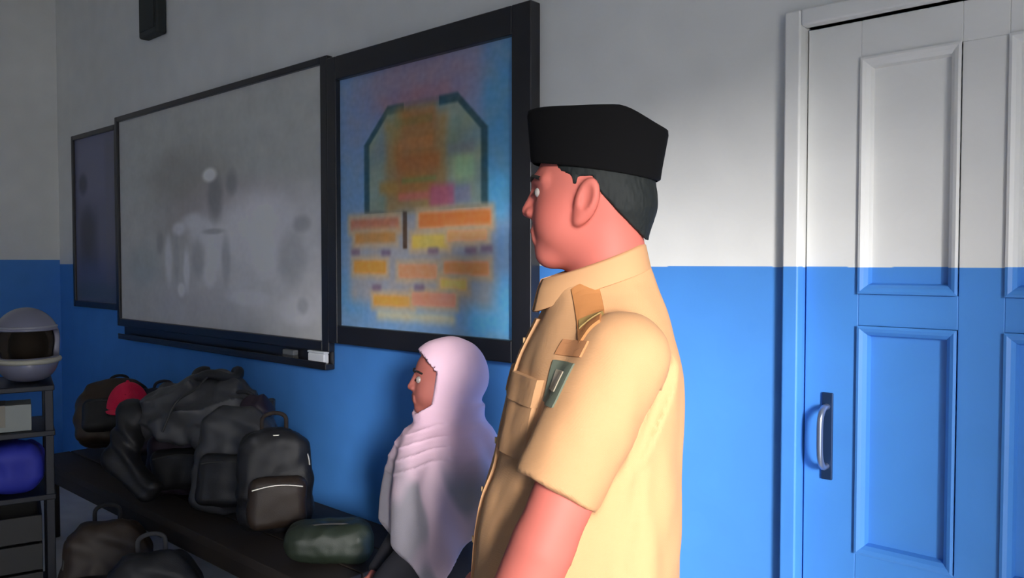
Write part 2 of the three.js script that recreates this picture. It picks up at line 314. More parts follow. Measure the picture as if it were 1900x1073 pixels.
{ // colourful poster with an arched panel and rows of orange bars
  const g = painter([96, 132, 172], 1.3, 0.82);
  const O = [206, 112, 44], Y = [196, 166, 66], Dk = [20, 52, 62];
  g.rect(0, 0.7, 1, 1, [104, 116, 150], 0.8, 0.12).rect(0.84, 0.45, 1, 1, [58, 122, 164], 0.8, 0.04).rect(0.86, 0.4, 0.96, 0.56, [70, 150, 200], 0.8, 0.03).rect(0, 0.05, 0.16, 0.2, [74, 130, 176], 0.8, 0.05).rect(0.76, 0, 1, 0.2, [72, 154, 208], 0.85, 0.05);
  g.disc(0.52, 0.95, 0.34, 0.1, [122, 98, 112], 0.75, 0.6).disc(0.5, 0.85, 0.24, 0.06, [128, 84, 96], 0.6, 0.6);
  g.free((u, v, o) => { // the arched panel: pale green grey with a dark outline
    const x = Math.abs(u - 0.515), top = 0.84 - 0.9 * Math.max(0, x - 0.2), inside = Math.min(0.335 - x, top - v, v - 0.44);
    const k = sstep(-0.01, 0.012, inside) * 0.9, e = (1 - sstep(0.008, 0.026, Math.abs(inside))) * (v > 0.45 ? 1 : 0) * (x > 0.1 ? 1 : 0.3);
    const c = [112 + 30 * N(u * 9, v * 9, 3), 128 + 24 * N(u * 9, v * 9, 3), 112 + 30 * N(u * 7, v * 7, 5)];
    for (let i = 0; i < 3; i++) { o[i] += (c[i] - o[i]) * k; o[i] += (Dk[i] - o[i]) * e * 0.85; }
  });
  g.rect(0.30, 0.44, 0.66, 0.8, [138, 104, 58], 0.8, 0.03).rect(0.36, 0.5, 0.6, 0.84, [146, 92, 44], 0.8, 0.03).rect(0.36, 0.77, 0.58, 0.8, [112, 92, 44], 0.7, 0.01).rect(0.38, 0.68, 0.58, 0.72, [168, 104, 56], 0.6, 0.01)
    .rect(0.38, 0.6, 0.62, 0.66, [150, 84, 44], 0.6, 0.02).rect(0.26, 0.52, 0.38, 0.57, [150, 110, 44], 0.7, 0.02).rect(0.38, 0.49, 0.56, 0.52, [176, 88, 86], 0.7, 0.012).rect(0.4, 0.555, 0.6, 0.575, [92, 110, 56], 0.7, 0.012)
    .rect(0.56, 0.46, 0.7, 0.54, [164, 66, 100], 0.75, 0.02).rect(0.7, 0.47, 0.78, 0.53, [104, 108, 140], 0.8, 0.015).rect(0.7, 0.55, 0.8, 0.64, [130, 168, 118], 0.7, 0.025).rect(0.66, 0.64, 0.8, 0.68, [96, 98, 104], 0.6, 0.015).rect(0.3, 0.72, 0.4, 0.84, [120, 124, 80], 0.5, 0.03);
  const row = (u0, v0, u1, v1, c, a = 0.95) => { g.rect(u0 - 0.02, v0 - 0.02, u1 + 0.02, v1 + 0.02, [178, 150, 112], 0.75, 0.015); g.rect(u0, v0, u1, v1, c, a, 0.012); };
  g.rect(0.06, 0.1, 0.9, 0.44, [154, 140, 132], 0.75, 0.04);
  row(0.07, 0.385, 0.38, 0.43, [172, 100, 74]); row(0.5, 0.385, 0.88, 0.44, [226, 104, 44]); row(0.1, 0.335, 0.36, 0.375, [176, 120, 60]); row(0.46, 0.31, 0.66, 0.36, Y); row(0.66, 0.335, 0.86, 0.37, [218, 140, 84]);
  row(0.09, 0.215, 0.3, 0.265, [210, 134, 44]); row(0.38, 0.2, 0.6, 0.25, [214, 130, 84]); row(0.64, 0.215, 0.87, 0.26, [226, 122, 62]); row(0.62, 0.16, 0.76, 0.2, [214, 170, 80]);
  row(0.22, 0.09, 0.46, 0.13, [212, 140, 52]); row(0.46, 0.1, 0.7, 0.145, [222, 124, 96]); g.rect(0.24, 0.035, 0.7, 0.075, [184, 172, 130], 0.8, 0.02);
  g.rect(0.405, 0.31, 0.43, 0.45, [60, 40, 26], 0.9, 0.006);
  for (const [u, v] of [[0.1, 0.3], [0.3, 0.295], [0.78, 0.3], [0.86, 0.305], [0.58, 0.3], [0.24, 0.16], [0.5, 0.165]]) g.rect(u - 0.03, v - 0.012, u + 0.03, v + 0.012, [96, 70, 96], 0.7, 0.012);
  g.free((u, v, o) => { const k = 10 * N(u * 16, v * 16, 1), k2 = 8 * N(u * 40, v * 50, 2); o[0] += k + k2; o[1] += k2; o[2] += -k + k2; });
  frameThing('framed_poster', 'blue poster with an arched panel and orange bars in a broad black frame', 'poster', -2.822, -1.708, 1.118, 2.29, [0.06, 0.085, 0.075, 0.095], 0.05, M(0xffffff, 0.4, { map: g.build(512, 512) }));
}
{ // dark box high on the wall
  const t = thing('wall_box', 'small dark box fixed high on the white wall above the grey board', 'wall box', [-4.47, 2.69, 0]);
  const m = M(lin(0.02, 0.025, 0.025), 0.6);
  mesh('case', box(-0.11, 0.11, 0, 0.42, 0.001, 0.06, 0.012), m, t); mesh('front_panel', box(-0.09, 0.09, 0.03, 0.39, 0.058, 0.066, 0.004), M(lin(0.03, 0.035, 0.035), 0.8), t);
}

// ---------------------------------------------------------------- people
const skinMan = M(0xffffff, 0.62, { vertexColors: true, specularIntensity: 0.6 });
function handShape() { // left hand: fingers towards -y, thumb towards +x, palm facing +z
  const F = [];
  const fb = [[0.030, -0.088, 0.088], [0.010, -0.093, 0.096], [-0.011, -0.090, 0.090], [-0.030, -0.082, 0.072]];
  fb.forEach(([x, y, L], i) => {
    let p = [x * 0.9, y + 0.02, 0], a = 0.12 + 0.05 * i, seg = [L * 0.5, L * 0.3, L * 0.24], r = [0.0088, 0.0078, 0.007, 0.0058].map((q) => q * (i === 3 ? 0.88 : 1));
    F.push([p, [x, y, 0.001], 0.010, r[0]]); p = [x, y, 0.001];
    for (let k = 0; k < 3; k++) { const q = [p[0] + x * 0.06, p[1] - Math.cos(a) * seg[k], p[2] + Math.sin(a) * seg[k]]; F.push([p, q, r[k], r[k + 1]]); p = q; a += 0.38; }
  });
  const TB = [[[0.022, -0.022, 0.006], [0.044, -0.052, 0.014], 0.015, 0.012], [[0.044, -0.052, 0.014], [0.052, -0.082, 0.022], 0.0115, 0.0095], [[0.052, -0.082, 0.022], [0.052, -0.106, 0.030], 0.0095, 0.0065]];
  return (x, y, z) => {
    let d = smin(rbox(x, y, z, [0, -0.052, 0], [0.040, 0.044, 0.014], 0.013), cap(x, y, z, [0, 0.02, 0], [0, -0.03, 0], 0.026, 0.026), 0.02);
    let t = 1; for (const [a, b, ra, rb] of TB) t = smin(t, cap(x, y, z, a, b, ra, rb), 0.006);
    d = smin(d, t, 0.012);
    for (let i = 0; i < 4; i++) { let f = 1; for (let k = 0; k < 4; k++) { const s = F[i * 4 + k]; f = smin(f, cap(x, y, z, s[0], s[1], s[2], s[3]), 0.003); } d = smin(d, f, 0.004); }
    return d;
  };
}
const handGeo = net(handShape(), [-0.075, -0.22, -0.04], [0.085, 0.05, 0.1], 0.0035);
function placedHand(wrist, dir, thumbDir, s, tint) {
  const Y = new THREE.Vector3(...dir).normalize().negate(), Xv = new THREE.Vector3(...thumbDir); Xv.addScaledVector(Y, -Xv.dot(Y)).normalize();
  const Zv = Xv.clone().cross(Y), m = new THREE.Matrix4().makeBasis(Xv, Y, Zv).scale(new THREE.Vector3(s, s, s)).setPosition(...wrist);
  const g = handGeo.clone().applyMatrix4(m); return coloured(g, tint);
}
function coloured(g, tint) {
  const p = g.attributes.position, c = []; for (let i = 0; i < p.count; i++) c.push(...tint(p.getX(i), p.getY(i), p.getZ(i)));
  g.setAttribute('color', new THREE.Float32BufferAttribute(c, 3)); return g;
}
function strip(g) { for (const k of Object.keys(g.attributes)) if (!['position', 'normal', 'uv', 'color'].includes(k)) g.deleteAttribute(k); return g; }

// the man: root on the floor, facing +z, his left towards +x
{
  const man = thing('person', 'man in black cap and short-sleeved khaki uniform shirt facing the framed poster', 'person', [-0.854, 0, 0.835], -47.7 * Math.PI / 180);
  // head turn about the neck
  const HM = new THREE.Matrix4().makeTranslation(0, 0, 0.01).multiply(new THREE.Matrix4().makeRotationY(-14 * Math.PI / 180)).multiply(new THREE.Matrix4().makeTranslation(0, 0, -0.01));
  const skin = (x, y, z) => { const k = 1 + 0.08 * N(x * 14, y * 14, z * 14), red = sstep(0.05, 0.0, Math.abs(y - 1.54)) * 0.08; return [0.54 * k, (0.145 - red * 0.12) * k, (0.112 - red * 0.1) * k]; };
  const head = (x, y, z) => {
    const ax = Math.abs(x);
    let d = ell(x, y, z, [0, 1.592, 0.018], [0.076, 0.095, 0.104]);
    d = smin(d, ell(x, y, z, [0, 1.515, 0.066], [0.058, 0.07, 0.062]), 0.04);
    d = smin(d, ell(ax, y, z, [0.036, 1.525, 0.065], [0.036, 0.045, 0.045]), 0.025);
    d = smin(d, ell(x, y, z, [0, 1.463, 0.098], [0.026, 0.02, 0.022]), 0.03);
    d = smin(d, cap(x, y, z, [0, 1.52, 0.0], [0, 1.36, -0.02], 0.066, 0.072), 0.03);
    d = smin(d, cap(ax, y, z, [0.01, 1.597, 0.117], [0.045, 1.595, 0.095], 0.012, 0.01), 0.015);
    d = smax(d, -ell(ax, y, z, [0.032, 1.575, 0.137], [0.019, 0.009, 0.018]), 0.012);
    d = smin(d, cap(x, y, z, [0, 1.582, 0.121], [0, 1.545, 0.137], 0.009, 0.013), 0.012);
    d = smin(d, ell(ax, y, z, [0.014, 1.54, 0.128], [0.010, 0.009, 0.012]), 0.008);
    d = smin(d, cap(x, y, z, [-0.018, 1.506, 0.122], [0.018, 1.506, 0.122], 0.008, 0.008), 0.008);
    d = smin(d, cap(x, y, z, [-0.015, 1.493, 0.119], [0.015, 1.493, 0.119], 0.009, 0.009), 0.007);
    d = smax(d, -cap(x, y, z, [-0.022, 1.4995, 0.134], [0.022, 1.4995, 0.134], 0.004, 0.004), 0.004);
    // ear: an oval dish with rim, lobe and hollow
    const ex = ax - 0.080 - 0.25 * (0.02 - z) * 0.5, ey = y - 1.556, ez = z - 0.018 + 0.2 * ey;
    let e = ell(ex, ey, ez, [0, 0, 0], [0.011, 0.038, 0.022]);
    e = smin(e, ell(ex, ey, ez, [-0.002, -0.032, 0.008], [0.008, 0.012, 0.010]), 0.01);
    e = smax(e, -ell(ex, ey, ez, [0.011, 0.006, 0.001], [0.008, 0.022, 0.011]), 0.005);
    e = smin(e, cap(ex, ey, ez, [0.003, -0.008, 0.014], [0.003, 0.004, 0.015], 0.005, 0.005), 0.004);
    return smin(d, e, 0.008);
  };
  const torsoRows = smoothRows([[0.74, 0.19, -0.125, 0.19], [0.86, 0.198, -0.135, 0.228], [0.98, 0.2, -0.135, 0.222], [1.10, 0.198, -0.136, 0.19], [1.20, 0.2, -0.136, 0.168], [1.28, 0.2, -0.132, 0.146], [1.335, 0.165, -0.122, 0.122], [1.375, 0.118, -0.108, 0.106], [1.41, 0.088, -0.092, 0.095], [1.45, 0.074, -0.078, 0.088]]);
  const torso = profile(torsoRows, 2.25);
  const sh = [0.165, 1.30, -0.012], hem = [0.222, 1.098, 0.098], el = [0.238, 1.02, 0.118], wr = [0.222, 0.80, 0.215];
  const legs = (x, y, z, k) => { const ax = Math.abs(x); return smin(cap(ax, y, z, [0.10, 0.86, 0.03], [0.105, 0.47, 0.02], 0.095 + k, 0.062 + k), cap(ax, y, z, [0.105, 0.47, 0.02], [0.11, 0.08, -0.01], 0.06 + k, 0.042 + k), 0.03); };
  const arm = (x, y, z) => { const ax = Math.abs(x); return smin(smin(cap(ax, y, z, sh, el, 0.06, 0.046), cap(ax, y, z, el, wr, 0.045, 0.028), 0.02), cap(ax, y, z, [el[0], el[1] - 0.05, el[2] + 0.02], [el[0] - 0.003, el[1] - 0.1, el[2] + 0.045], 0.042, 0.037), 0.03); };
  const bodyF = (x, y, z) => {
    let d = torso(x, y, z) + 0.032;
    d = smin(d, arm(x, y, z), 0.025);
    d = smin(d, legs(x, y, z, 0), 0.04);
    d = smin(d, cap(Math.abs(x), y, z, [0.11, 0.05, -0.02], [0.115, 0.04, 0.13], 0.04, 0.032), 0.03);
    return smin(d, cap(x, y, z, [0, 1.44, -0.005], [0, 1.36, -0.02], 0.062, 0.07), 0.03);
  };
  const hd = placedHand(wr, [-0.02, -0.2, 0.06], [0, 0.3, 1], 1.0, skin);
  const hg = net(head, [-0.11, 1.38, -0.11], [0.11, 1.72, 0.17], 0.0045, skin); hg.applyMatrix4(HM);
  const bg = net(bodyF, [-0.34, -0.03, -0.2], [0.34, 1.47, 0.3], 0.0125, skin);
  mesh('body', mergeGeometries([bg, hg, strip(hd), strip(mirrorX(hd))]), skinMan, man);
  // eyes and brows
  for (const s of [-1, 1]) {
    const c = new THREE.Vector3(s * 0.032, 1.575, 0.1088).applyMatrix4(HM);
    const e = mesh('eye', new THREE.SphereGeometry(0.0105, 20, 14).translate(c.x, c.y, c.z), M(lin(0.4, 0.36, 0.33), 0.3), man);
    const i = new THREE.Vector3(s * 0.0325, 1.575, 0.1162).applyMatrix4(HM);
    mesh('iris', new THREE.SphereGeometry(0.0046, 14, 10).translate(i.x, i.y, i.z), M(lin(0.02, 0.012, 0.008), 0.1), e);
    const b = tube([[s * 0.014, 1.598, 0.128], [s * 0.032, 1.604, 0.122], [s * 0.052, 1.598, 0.104]], 0.0035, 12, 6).applyMatrix4(HM);
    mesh('eyebrow', b, M(lin(0.012, 0.01, 0.009), 0.9), man);
  }
  // hair below the cap: nape and sideburns
  const hairF = (x, y, z) => {
    const ax = Math.abs(x), low = z < 0.008 ? 1.582 + 1.1 * (z - 0.008) : (z < 0.045 ? 1.59 + (z > 0.035 ? -0.006 : 0.006) : 1.598 + 0.5 * (z - 0.045));
    let d = ell(x, y, z, [0, 1.588, 0.014], [0.0805, 0.105, 0.1045]);
    d = smin(d, cap(x, y, z, [0, 1.54, -0.03], [0, 1.49, -0.035], 0.062, 0.045), 0.03);
    d = smax(d, low - y, 0.006); d = smax(d, y - 1.655, 0.006); d = smax(d, z - 0.075, 0.004);
    return d + 0.0012 * N(x * 180, y * 60, z * 180);
  };
  mesh('hair', net(hairF, [-0.1, 1.46, -0.12], [0.1, 1.67, 0.1], 0.0045).applyMatrix4(HM), M(lin(0.012, 0.015, 0.015), 0.7, { specularIntensity: 0.5 }), man);
  // the cap: an oval drum with a soft rim and a sunken crown
  {
    const nA = 72, rows = [], zc = 0.016;
    const ring = (fy, s, iy) => { const r = []; for (let a = 0; a < nA; a++) { const t = a / nA * 2 * Math.PI, ux = Math.sin(t), uz = Math.cos(t); r.push([ux, uz, fy, s, iy]); } return r; };
    const P = [], ix = [];
    const baseY = (z) => 1.612 + 0.16 * clamp(z, -0.12, 0.14), topY = (z) => 1.713 - 0.036 * sstep(-0.03, -0.125, z) + 0.006 * sstep(0.02, 0.14, z);
    const levels = [[0, 0.955, -0.004], [0, 1, 0], [0.3, 1.015, 0], [0.6, 1.035, 0], [0.93, 1.055, 0], [1, 1.045, 0.002], [1, 1.0, 0.001], [1, 0.93, -0.01], [1, 0.6, -0.018], [1, 0.05, -0.02]];
    levels.forEach(([t, s, dy]) => { for (let a = 0; a < nA; a++) { const q = a / nA * 2 * Math.PI, flare = 1 + 0.06 * t * sstep(0.2, -1, Math.cos(q)); const x = Math.sin(q) * 0.0865 * s, z = zc + Math.cos(q) * 0.116 * s * flare; P.push(x, lerp(baseY(z), topY(z), t) + dy, z); } });
    for (let l = 0; l < levels.length - 1; l++) for (let a = 0; a < nA; a++) { const b = (a + 1) % nA, A = l * nA + a, B = l * nA + b, C = A + nA, D = B + nA; ix.push(A, B, D, A, D, C); }
    const g = new THREE.BufferGeometry(); g.setAttribute('position', new THREE.Float32BufferAttribute(P, 3)); g.setIndex(ix); g.computeVertexNormals(); g.applyMatrix4(HM);
    mesh('cap', g, M(lin(0.003, 0.003, 0.0035), 0.95, { specularIntensity: 0.3, sheen: 0.08, sheenColor: lin(0.03, 0.03, 0.035), sheenRoughness: 0.4, side: THREE.DoubleSide }), man);
  }
  // shirt
  const hd0 = new THREE.Vector3(hem[0] - sh[0], hem[1] - sh[1], hem[2] - sh[2]).normalize();
  const sleeve = (x, y, z) => {
    const ax = Math.abs(x); let d = cap(ax, y, z, sh, [hem[0] + hd0.x * 0.05, hem[1] + hd0.y * 0.05, hem[2] + hd0.z * 0.05], 0.074, 0.07);
    const k = (ax - hem[0]) * hd0.x + (y - hem[1]) * hd0.y + (z - hem[2]) * hd0.z;
    d = smax(d, k, 0.006);
    return smax(d, -Math.max(cap(ax, y, z, sh, [hem[0] + hd0.x * 0.08, hem[1] + hd0.y * 0.08, hem[2] + hd0.z * 0.08], 0.050, 0.050), -k - 0.02), 0.004);
  };
  const shirtF = (x, y, z) => {
    const ax = Math.abs(x);
    let t = torso(x, y, z);
    t += 0.0045 * Math.sin(z * 46 + 5 * N(x * 5, y * 3, z * 5)) * sstep(1.22, 0.95, y) + 0.007 * N(x * 9, y * 7, z * 9);
    let d = smin(t, sleeve(x, y, z), 0.016);
    d = smax(d, -cap(ax, y, z, [0.148, 1.28, -0.102], [0.196, 1.135, -0.03], 0.016, 0.012), 0.008);
    d = smax(d, -cap(ax, y, z, [0.18, 1.24, -0.056], [0.2, 1.11, -0.012], 0.013, 0.008), 0.009);
    d = smax(d, -cap(ax, y, z, [0.192, 1.12, -0.04], [0.2, 0.97, -0.01], 0.006, 0.004), 0.02);
    d += 0.0035 * N(x * 20, y * 12, z * 20);
    d = smax(d, y - 1.452 - 0.22 * (-z - 0.02) , 0.008);
    return smax(d, 0.755 - y, 0.006);
  };
  const khaki = M(lin(0.54, 0.29, 0.135), 0.85, { sheen: 0.2, sheenColor: lin(0.5, 0.4, 0.25), bumpMap: clothBump, bumpScale: 0.0006 });
  mesh('shirt', net(shirtF, [-0.34, 0.73, -0.2], [0.34, 1.5, 0.28], 0.0085), khaki, man);
  { // turned-down collar, open at the throat
    const P = [], ix = [], n = 60, sec = [[0, 0.002], [0.003, 0.018], [0.004, 0.03], [0.008, 0.033], [0.013, 0.028], [0.017, 0.01], [0.022, -0.012], [0.018, -0.013], [0.012, 0.008], [0.008, 0.018], [0.005, 0.012]];
    for (let i = 0; i <= n; i++) {
      const a = lerp(0.22, 2 * Math.PI - 0.22, i / n), s = Math.sin(a), c = Math.cos(a), back = (1 - c) / 2;
      const y0 = 1.392 + 0.062 * back, fr = Math.pow(Math.max(0, c), 2);
      for (const [o, h] of sec) { const k = o > 0.009 ? 1 + fr * 0.9 : 1; P.push(s * (0.072 + o), y0 + (h < 0 ? h - fr * 0.018 : h), 0.006 + c * (lerp(0.084, 0.068, back) + o * k)); }
    }
    const m = sec.length;
    for (let i = 0; i < n; i++) for (let j = 0; j < m; j++) { const a = i * m + j, b = i * m + (j + 1) % m, c = a + m, d = b + m; ix.push(a, b, d, a, d, c); }
    for (let j = 1; j < m - 1; j++) { ix.push(0, j + 1, j); const e = n * m; ix.push(e, e + j, e + j + 1); }
    const g = new THREE.BufferGeometry(); g.setAttribute('position', new THREE.Float32BufferAttribute(P, 3)); g.setIndex(ix); g.computeVertexNormals();
    mesh('collar', g, M(lin(0.54, 0.29, 0.135), 0.85, { side: THREE.DoubleSide }), man);
  }
  const ep = M(lin(0.42, 0.17, 0.05), 0.8), tag = M(lin(0.12, 0.14, 0.10), 0.8), seam = M(lin(0.5, 0.32, 0.15), 0.85), darkTab = M(lin(0.3, 0.2, 0.06), 0.8);
  for (const s of [1, -1]) {
    const e = mesh('shoulder_tab', patch(shirtF, [s * 0.135, 1.36, 0.035], [s * 1, -0.35, 0.15], [0, 0, 1], [0, -1, -0.45], 0.115, 0.05, 0.004), ep, man);
    mesh('tab_stripe', patch(shirtF, [s * 0.15, 1.355, 0.035], [s * 1, -0.35, 0.15], [0, 0, 1], [0, -1, -0.45], 0.022, 0.046, 0.006), darkTab, e);
  }
  const bd = mesh('sleeve_badge', patch(shirtF, [0.19, 1.262, 0.1], [0.8, 0, -0.6], [0, 1, 0], [-0.5, 0, -1], 0.06, 0.065, 0.003), tag, man); bd.userData.label = 'grey green badge on the sleeve front';
  mesh('badge_emblem', patch(shirtF, [0.19, 1.266, 0.1], [0.8, 0, -0.6], [0, 1, 0], [-0.5, 0, -1], 0.028, 0.03, 0.005), M(lin(0.35, 0.30, 0.22), 0.8), bd);
  mesh('sleeve_patch', patch(shirtF, [0.19, 1.325, 0.1], [0.8, 0, -0.6], [0, 1, 0], [-0.4, -0.3, -1], 0.07, 0.028, 0.003), M(lin(0.46, 0.2, 0.08), 0.8), man);
  for (const s of [1, -1]) {
    const p = mesh('chest_pocket', patch(shirtF, [s * 0.092, 1.19, 0.2], [1, 0, 0], [0, 1, 0], [0, 0, -1], 0.11, 0.125, 0.007), khaki, man);
    mesh('pocket_flap', patch(shirtF, [s * 0.092, 1.238, 0.2], [1, 0, 0], [0, 1, 0], [0, 0, -1], 0.115, 0.045, 0.011), khaki, p);
  }
  mesh('placket', patch(shirtF, [0, 1.07, 0.25], [1, 0, 0], [0, 1, 0], [0, 0, -1], 0.034, 0.56, 0.007, undefined, 6, 40), khaki, man);
  for (const y of [1.31, 1.22, 1.13, 1.04, 0.95, 0.86]) { let z = 0.3; while (shirtF(0, y, z) > 0) z -= 0.001; mesh('button', new THREE.CylinderGeometry(0.006, 0.006, 0.004, 16).rotateX(Math.PI / 2).translate(0, y, z + 0.009), seam, man); }
  // trousers and shoes
  const trF = (x, y, z) => { let d = smin(legs(x, y, z, 0.012), torso(x, y, z) + 0.008, 0.05); d = smax(d, y - 0.80, 0.005); return smax(d, 0.075 - y, 0.005) + 0.004 * N(x * 12, y * 6, z * 12); };
  mesh('trousers', net(trF, [-0.26, 0.05, -0.17], [0.26, 0.83, 0.26], 0.012), M(lin(0.16, 0.10, 0.05), 0.85), man);
  for (const s of [-1, 1]) {
    const shoeF = (x, y, z) => { let d = cap(x, y, z, [s * 0.11, 0.055, -0.035], [s * 0.118, 0.045, 0.16], 0.052, 0.042); d = smin(d, cap(x, y, z, [s * 0.11, 0.06, -0.03], [s * 0.11, 0.10, -0.02], 0.05, 0.05), 0.02); return smax(d, 0.004 - y, 0.006); };
    const so = mesh('shoe', net(shoeF, [s * 0.115 - 0.09, -0.01, -0.11], [s * 0.115 + 0.09, 0.18, 0.23], 0.009), M(lin(0.015, 0.014, 0.014), 0.35), man);
  }
}

// the girl in the white headscarf
{
  const girl = thing('person', 'girl in a pale pink headscarf standing between the bag pile and the man', 'person', [-1.70, 0, 0.455], -34 * Math.PI / 180);
  const skin = (x, y, z) => { const k = 1 + 0.06 * N(x * 16, y * 16, z * 16); return [0.40 * k, 0.125 * k, 0.10 * k]; };
  const head = (x, y, z) => {
    const ax = Math.abs(x);
    let d = ell(x, y, z, [0, 1.135, -0.02], [0.07, 0.085, 0.09]);
    d = smin(d, ell(x, y, z, [0, 1.075, 0.024], [0.052, 0.058, 0.052]), 0.035);
    d = smin(d, ell(ax, y, z, [0.03, 1.085, 0.026], [0.03, 0.036, 0.038]), 0.02);
    d = smin(d, ell(x, y, z, [0, 1.035, 0.05], [0.02, 0.016, 0.018]), 0.025);
    d = smin(d, cap(x, y, z, [0, 1.06, -0.03], [0, 0.94, -0.035], 0.045, 0.05), 0.025);
    d = smax(d, -ell(ax, y, z, [0.028, 1.123, 0.083], [0.018, 0.012, 0.016]), 0.013);
    d = smin(d, cap(x, y, z, [0, 1.128, 0.068], [0, 1.1, 0.083], 0.006, 0.0095), 0.012);
    d = smin(d, ell(ax, y, z, [0.010, 1.097, 0.077], [0.008, 0.007, 0.009]), 0.006);
    d = smin(d, cap(x, y, z, [-0.014, 1.071, 0.073], [0.014, 1.071, 0.073], 0.0065, 0.0065), 0.006);
    d = smin(d, cap(x, y, z, [-0.012, 1.061, 0.071], [0.012, 1.061, 0.071], 0.007, 0.007), 0.006);
    return smax(d, -cap(x, y, z, [-0.018, 1.066, 0.083], [0.018, 1.066, 0.083], 0.003, 0.003), 0.004);
  };
  const dressRows = smoothRows([[0.06, 0.20, -0.17, 0.15], [0.30, 0.17, -0.15, 0.13], [0.55, 0.145, -0.13, 0.12], [0.70, 0.135, -0.125, 0.115], [0.82, 0.13, -0.12, 0.10], [0.90, 0.13, -0.105, 0.075], [0.95, 0.10, -0.09, 0.05], [0.99, 0.05, -0.08, 0.02]]);
  const dress = profile(dressRows, 2.2);
  const S = [0.10, 0.90, -0.03], E = [0.125, 0.73, 0.03], W = [0.05, 0.56, 0.165];
  const arms = (x, y, z, k) => { const ax = Math.abs(x); return smin(cap(ax, y, z, S, E, 0.042 + k, 0.036 + k), cap(ax, y, z, E, W, 0.034 + k, 0.022 + k * 1.4), 0.015); };
  const legs = (x, y, z) => { const ax = Math.abs(x); return smin(cap(ax, y, z, [0.07, 0.6, -0.01], [0.07, 0.34, -0.01], 0.07, 0.045), cap(ax, y, z, [0.07, 0.34, -0.01], [0.07, 0.06, -0.02], 0.044, 0.03), 0.02); };
  const bodyF = (x, y, z) => {
    let d = smin(dress(x, Math.max(y, 0.62), z) + 0.02 + Math.max(0, 0.62 - y), arms(x, y, z, 0), 0.02);
    d = smin(d, legs(x, y, z), 0.03);
    d = smin(d, cap(Math.abs(x), y, z, [0.07, 0.04, -0.03], [0.075, 0.03, 0.09], 0.03, 0.024), 0.02);
    return smin(d, cap(x, y, z, [0, 1.02, -0.03], [0, 0.94, -0.035], 0.042, 0.05), 0.02);
  };
  const hd = placedHand(W, [-0.35, -0.75, 0.35], [0, 0.4, 1], 0.78, skin);
  mesh('body', mergeGeometries([net(bodyF, [-0.24, -0.02, -0.2], [0.24, 1.03, 0.25], 0.011, skin), net(head, [-0.1, 0.93, -0.13], [0.1, 1.24, 0.11], 0.0042, skin), strip(hd), strip(mirrorX(hd))]), skinMan, girl);
  for (const s of [-1, 1]) {
    const e = mesh('eye', new THREE.SphereGeometry(0.0105, 18, 12).translate(s * 0.028, 1.122, 0.0615), M(lin(0.35, 0.3, 0.28), 0.3), girl);
    mesh('iris', new THREE.SphereGeometry(0.0044, 12, 8).translate(s * 0.0285, 1.122, 0.0695), M(lin(0.02, 0.01, 0.008), 0.1), e);
    mesh('eyebrow', tube([[s * 0.012, 1.142, 0.073], [s * 0.028, 1.147, 0.069], [s * 0.045, 1.141, 0.056]], 0.0025, 10, 6), M(lin(0.015, 0.012, 0.01), 0.9), girl);
  }
  const dressF = (x, y, z) => {
    let d = smin(dress(x, y, z), arms(x, y, z, 0.012), 0.02);
    d += 0.008 * Math.sin(Math.atan2(x, z) * 11 + 2 * N(x * 4, y * 2, z * 4)) * sstep(0.75, 0.2, y) + 0.003 * N(x * 14, y * 9, z * 14);
    const k = (Math.abs(x) - W[0]) * -0.36 + (y - W[1]) * -0.53 + (z - W[2]) * 0.44;
    if (z > 0.1) d = smax(d, k - 0.01, 0.005);
    return smax(d, 0.07 - y, 0.005);
  };
  mesh('dress', net(dressF, [-0.26, 0.04, -0.22], [0.26, 1.02, 0.26], 0.0095), M(lin(0.012, 0.012, 0.018), 0.85), girl);
  // headscarf: hood, throat gathers and a cape ending in a point
  const capeRows = smoothRows([[0.5, 0.205, -0.2, 0.165], [0.64, 0.205, -0.2, 0.165], [0.78, 0.2, -0.195, 0.158], [0.86, 0.19, -0.188, 0.146], [0.92, 0.165, -0.178, 0.13], [0.965, 0.125, -0.158, 0.105], [1.0, 0.085, -0.132, 0.072], [1.04, 0.072, -0.128, 0.066]]);
  const cape = profile(capeRows, 2.1);
  const scarfF = (x, y, z) => {
    let hood = ell(x, y, z, [0, 1.128, -0.025], [0.092, 0.112, 0.118]);
    hood = smin(hood, ell(x, y, z, [0, 1.045, -0.01], [0.074, 0.07, 0.09]), 0.04);
    const ang = Math.atan2(x, z + 0.03), fold = sstep(1.02, 0.8, y);
    let c = cape(x, y, z);
    c += fold * (0.011 * Math.sin(ang * 9 + 7 * (y - 0.8) + 1.5 * N(x * 5, y * 4, z * 5)) + 0.007 * N(x * 10, y * 5, z * 10)) ;
    let d = smin(hood, c, 0.03);
    // gathers under the chin
    for (let i = 0; i < 4; i++) { const r = 0.02 + i * 0.035; d = smin(d, Math.abs(len(x * 0.9, (y - 1.055) * 1.0) - 0.07 - r) + Math.max(0, 0.0 - z) * 1 + Math.abs(d) * 0.6 - 0.001 + (y > 1.03 ? 0.05 : 0), 0.012); }
    d += 0.0025 * N(x * 24, y * 14, z * 24);
    // opening for the face
    d = smax(d, -Math.max(ell(x, y, 0, [0, 1.112, 0], [0.085, 0.088, 1]), 0.026 - z - 0.15 * (y - 1.1)), 0.008);
    const hemY = 0.575 + (z > 0.06 ? 1.35 * (z - 0.06) : 1.12 * (0.06 - z)) + 0.012 * Math.sin(ang * 9) + 0.4 * Math.max(0, -x - 0.05);
    return smax(d, hemY - y, 0.006);
  };
